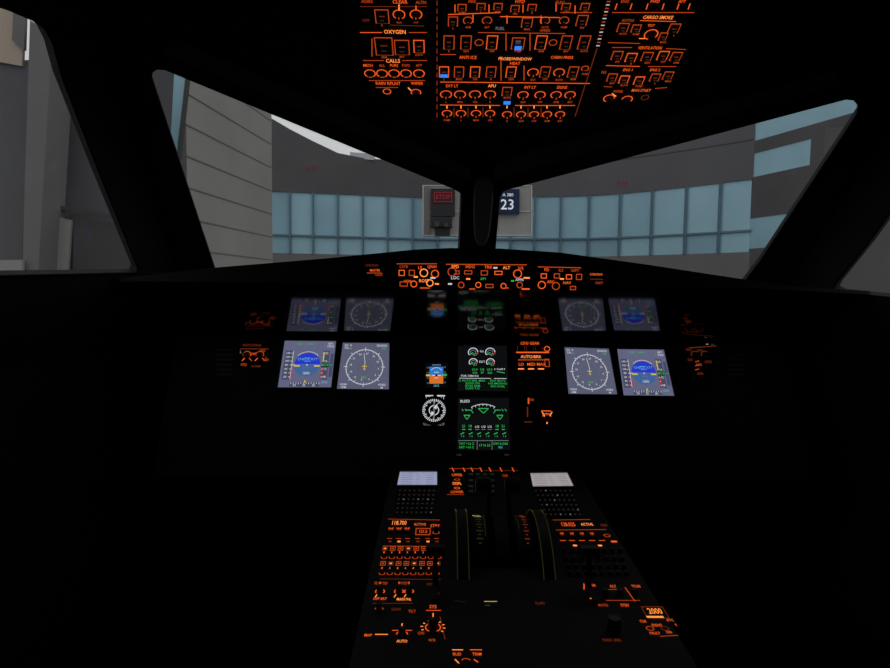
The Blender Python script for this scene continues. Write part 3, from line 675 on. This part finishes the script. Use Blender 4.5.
# padded beams above the windscreens
for P, pts in ((WL, [(165, 52), (300, 108), (440, 166), (470, 178), (470, 168), (445, 154), (300, 90), (172, 34)]), (WR, [(494, 178), (520, 170), (700, 120), (838, 82), (836, 68), (700, 104), (520, 152), (494, 166)])):
    a = Acc(); prism(a, [P.at(*q) + P.n * .012 for q in pts], -P.n * .011, 'beam'); a.build('trim_%d' % (1 if P is WL else 2), bevel=.004)
a = Acc(); a.add([ct, lt, slt, srt, rt], [(0, 1, 2, 3, 4)], 'shell'); a.build('ceiling')
fl = [Vector((p.x, p.y, 0)) for p in (cb, lb, slb, srb, rb)]
a = Acc(); a.add(fl, [(0, 1, 2, 3, 4)], 'carpet'); a.build('floor')
a = Acc(); a.add([Vector((slb.x, YB, 0)), Vector((srb.x, YB, 0)), srb, srt, slt, slb], [(0, 1, 2, 3, 4, 5)], 'shell'); a.build('wall_back')
# standby compass on the centre post
e = empty('standby_compass'); a = Acc()
dn = (C2 - C1).normalized(); nn = Vector((0, -dn.z, dn.y))
def on_post(px, py):
    d_ = ray(px, py); t = (C1 - CAM).dot(nn) / d_.dot(nn); return CAM + d_ * t
p_hi = on_post(484, 172); p_lo = on_post(481, 240)
hw = .030; P = []
ctr = (p_hi + p_lo) / 2; hl = (p_hi - p_lo).length / 2; wv = Vector((1, 0, 0)); lv = (p_hi - p_lo).normalized()
for i in range(28):
    q = 2 * math.pi * i / 28; P.append(ctr + wv * hw * (abs(math.cos(q)) ** .6) * (1 if math.cos(q) > 0 else -1) * (1.0 + .15 * math.sin(q)) + lv * hl * (abs(math.sin(q)) ** .6) * (1 if math.sin(q) > 0 else -1))
prism(a, [p - nn * .002 if nn.y > 0 else p + nn * .03 for p in P], -nn * .03, 'housing'); a.build('housing', e, bevel=.006)

# ------------------------------------------------------------------ outside
def out(px, py, depth):
    d_ = ray(px, py); return CAM + d_ * (depth / d_.y)
def vert(px, depth, z):
    q = out(px, 200, depth); return Vector((q.x, q.y, z))
GZ = -2.4
a = Acc(); a.add([(-120, -40, GZ), (120, -40, GZ), (120, 120, GZ), (-120, 120, GZ)], [(0, 1, 2, 3)], 'apron'); a.build('ground')
tb = empty('terminal_building'); a = Acc(); g_ = Acc()
cols = [255, 290, 313, 338, 363, 388, 413, 438, 463, 487, 511, 535, 561, 589, 620, 652, 686, 720, 752]
def dep(px):
    K = [(250, 37.5), (440, 40), (600, 38), (752, 32)]
    for (x0, d0), (x1, d1) in zip(K, K[1:]):
        if px <= x1: return d0 + (d1 - d0) * (px - x0) / (x1 - x0)
    return 32
H0, H1, H2 = 1.2 + 2.0, 1.2 + 3.05, 1.2 + 5.55
roof = {255: 108, 290: 129, 313: 141, 338: 153, 363: 158, 388: 160}
for i in range(len(cols) - 1):
    c0, c1 = cols[i], cols[i + 1]; d0, d1 = dep(c0), dep(c1)
    P0, P1 = vert(c0, d0, 0), vert(c1, d1, 0)
    def q(z0, z1, z2=None, z3=None, off=0):
        z2 = z1 if z2 is None else z2
        o_ = Vector((0, -off, 0))
        return [Vector((P0.x, P0.y, z0)) + o_, Vector((P1.x, P1.y, z0)) + o_, Vector((P1.x, P1.y, z2)) + o_, Vector((P0.x, P0.y, z1)) + o_]
    r0 = out(c0, roof[c0], d0).z if c0 in roof else 16; r1 = out(c1, roof[c1], d1).z if c1 in roof else 16
    if c0 == 388: r1 = r0
    if c0 == 413: r0 = 9; r1 = 16
    wm = 'wall_rt' if c0 > 450 else 'wall_dk'
    prism(a, q(GZ, H0), Vector((0, .6, 0)), 'wall_md'); prism(a, q(H2, r0, r1), Vector((0, .6, 0)), wm)
    m_ = random.choice(('gla', 'glb', 'glc', 'gla'))
    g_.add(q(H1, H2, off=-.1), [(0, 1, 2, 3)], m_); g_.add(q(H0, H1, off=-.1), [(0, 1, 2, 3)], random.choice(('glb', 'glc')))
    box(g_, (P0.x, P0.y, (H0 + H2) / 2), (.09, .2, H2 - H0), 'mull')
    prism(g_, q(H1 - .05, H1 + .05, off=.08), Vector((0, .2, 0)), 'mull')
    if c0 > 480: prism(a, q(H2 + 1.9, H2 + 1.96, off=.02), Vector((0, .05, 0)), 'groove')
a.build('wall', tb); g_.build('glazing', tb)
a = Acc()
def wd(px): return 32 - (px - 752) * .045
for z0, z1, mt in ((GZ, 3.35, 'wall_dk'), (3.35, 4.85, 'gla'), (4.85, 6.85, 'wall_dk'), (6.85, 8.0, 'glb'), (8.0, 8.6, 'wall_dk'), (8.6, 11.5, 'glb')):
    A, B = vert(752, wd(752), 0), vert(960, wd(960), 0)
    off = .12 if mt[:2] == 'gl' else 0
    prism(a, [Vector((A.x, A.y + off, z0)), Vector((B.x, B.y + off, z0)), Vector((B.x, B.y + off, z1)), Vector((A.x, A.y + off, z1))], Vector((.1, .6, 0)), mt)
for pxm in range(779, 960, 27):
    A = vert(pxm, wd(pxm), 0)
    for z0, z1 in ((3.35, 4.85), (6.85, 8.0), (8.6, 11.5)): box(a, (A.x, A.y + .1, (z0 + z1) / 2), (.06, .12, z1 - z0), 'gla')
a.build('wing', tb)
a = Acc(); prism(a, [out(350, 158, 39), out(374, 160, 39), out(374, 154, 39), out(350, 152, 39)], Vector((0, .5, 0)), 'roofunit'); a.build('roof_unit', tb)
def sign(acc, s_, c, hgt, mat, u=Vector((1, 0, 0))):
    vs, fs = glyphs(s_); acc.add([Vector(c) + u * (x * hgt) + Vector((0, 0, y * hgt)) for x, y in vs], fs, mat)
a = Acc()
sign(a, 'A 22', out(312, 168, dep(312) - .2), .26, 'sred'); sign(a, 'A 24', out(622, 183, dep(622) - .2), .26, 'sred')
a.build('gate_letters', tb)
# gate sign
gs_ = empty('gate_sign'); a = Acc(); D = 31
def rc(x0, y0, x1, y1, dd=D): return [out(x0, y1, dd), out(x1, y1, dd), out(x1, y0, dd), out(x0, y0, dd)]
prism(a, rc(422.5, 185.5, 532, 236), Vector((0, .4, 0)), 'signpanel')
for x in (422.5, 461, 496.5, 531): prism(a, rc(x, 185.5, x + 1.2, 236, D - .05), Vector((0, .05, 0)), 'signframe')
for y in (185, 211, 235): prism(a, rc(422.5, y, 532, y + 1, D - .05), Vector((0, .05, 0)), 'signframe')
prism(a, rc(424, 187, 430, 234, D - .08), Vector((0, .08, 0)), 'groove2')
prism(a, rc(431, 188.5, 455, 216, D - .3), Vector((0, .22, 0)), 'dark'); prism(a, rc(433, 191, 453, 203, D - .33), Vector((0, .03, 0)), 'signred')
prism(a, rc(431, 217, 452, 227, D - .5), Vector((0, .42, 0)), 'dark'); prism(a, rc(435, 227.5, 450, 235, D - .4), Vector((0, .32, 0)), 'dark'); cyl(a, out(437, 224, D - .5), out(437, 224, D - .8), .13, 'groove'); cyl(a, out(446, 225, D - .5), out(446, 225, D - .8), .10, 'groove')
prism(a, rc(497, 189, 519.5, 213.5, D - .3), Vector((0, .3, 0)), 'signnavy')
A = out(477, 236, D); cyl(a, (A.x, A.y + .2, GZ), (A.x, A.y + .2, A.z), .2, 'dark'); box(a, (A.x, A.y + 4, A.z + 1), (.2, 8, .2), 'dark')
a.build('board', gs_)
a = Acc(); sign(a, 'STOP', out(443, 197, D - .36), .21, 'stop'); sign(a, '23', out(507.5, 205, D - .33), .48, 'swh'); sign(a, 'A 380', out(508, 195, D - .33), .15, 'swh')
for x0, y0, x1, y1 in ((434, 192, 452, 192.6), (434, 201.5, 452, 202), (434, 192, 434.6, 202), (451.4, 192, 452, 202)): a.add(rc(x0, y0, x1, y1, D - .35), [(0, 1, 2, 3)], 'stop')
a.build('lettering', gs_)
# jet bridge and near buildings on the left
jb = empty('jet_bridge'); a = Acc()
def wallseg(px0, d0, px1, d1, z0, z1, mt, th=.4):
    A, B = vert(px0, d0, 0), vert(px1, d1, 0)
    prism(a, [Vector((A.x, A.y, z0)), Vector((B.x, B.y, z0)), Vector((B.x, B.y, z1)), Vector((A.x, A.y, z1))], Vector((-.1, th, 0)), mt)
wallseg(180, 11.6, 272, 16, GZ, 12, 'wall_lt')
for i in range(18):
    z = 1.3 + i * .56
    A, B = vert(180, 11.57, 0), vert(271.6, 15.95, 0)
    prism(a, [Vector((A.x, A.y, z)), Vector((B.x, B.y, z)), Vector((B.x, B.y, z + .025)), Vector((A.x, A.y, z + .025))], Vector((-.02, .03, 0)), 'groove2')
a.build('corrugated_wall', jb)
a = Acc()
wallseg(143, 10.2, 184, 11.0, GZ, 12, 'wall_dk')
prism(a, [out(170, 150, 10.1), out(177, 150, 10.1), out(190, 40, 10.1), out(176, 40, 10.1)], Vector((0, .1, 0)), 'gla')
prism(a, [out(177, 158, 10.05), out(179, 158, 10.05), out(192, 40, 10.05), out(189, 40, 10.05)], Vector((0, .1, 0)), 'groove')
prism(a, [out(143, 128, 10.1), out(178, 138, 10.15), out(178, 141, 10.15), out(143, 131, 10.1)], Vector((0, .05, 0)), 'groove')
a.build('corner_tower', jb)
sb = empty('service_building'); a = Acc()
def pl(pts, dd, mt, th=.3): prism(a, [out(x, y, dd) for x, y in pts], Vector((0, th, 0)), mt)
wallseg(-80, 9, 139, 9.25, GZ, 4.2, 'wall_rt')
pl([(-80, 310), (20, 310), (30, 60), (22, 60), (18, 62), (-80, 40)], 8.7, 'wall_rt', .2)
pl([(22, 275), (38, 275), (52, 36), (30, 20)], 8.4, 'wall_md', .5)
pl([(0, 62), (22, 66), (25, -20), (-80, -40), (-80, 40)], 8.65, 'tan', .05)
pl([(12, 40), (24, 50), (26, -10), (14, -10)], 8.6, 'wall_md', .05)
pl([(53, 102), (80, 107), (78, 86), (55, 80)], 8.9, 'gla', .05)
pl([(45, 203), (138, 219), (138, 223), (44, 207)], 8.8, 'groove', .1)
pl([(38, 280), (67, 280), (71, 220), (42, 214)], 8.8, 'wall_lt', .05)
pl([(72, 290), (138, 290), (138, 226), (74, 219)], 8.85, 'groove', .05)
pl([(0, 260), (22, 260), (22, 275), (0, 275)], 8.3, 'wall_lt', .05)
a.build('facade', sb)
a = Acc()
wallseg(822, 14, 960, 14, GZ, 1.12, 'wall_lt'); wallseg(822, 15, 960, 15, GZ, 5, 'wall_dk')
e = empty('catering_building'); a.build('facade', e)

# ------------------------------------------------------------------ sky
w_ = bpy.data.worlds.new('world'); sc.world = w_; w_.use_nodes = True
bg = w_.node_tree.nodes['Background']; bg.inputs[0].default_value = (.97, .985, 1.0, 1); bg.inputs[1].default_value = .60
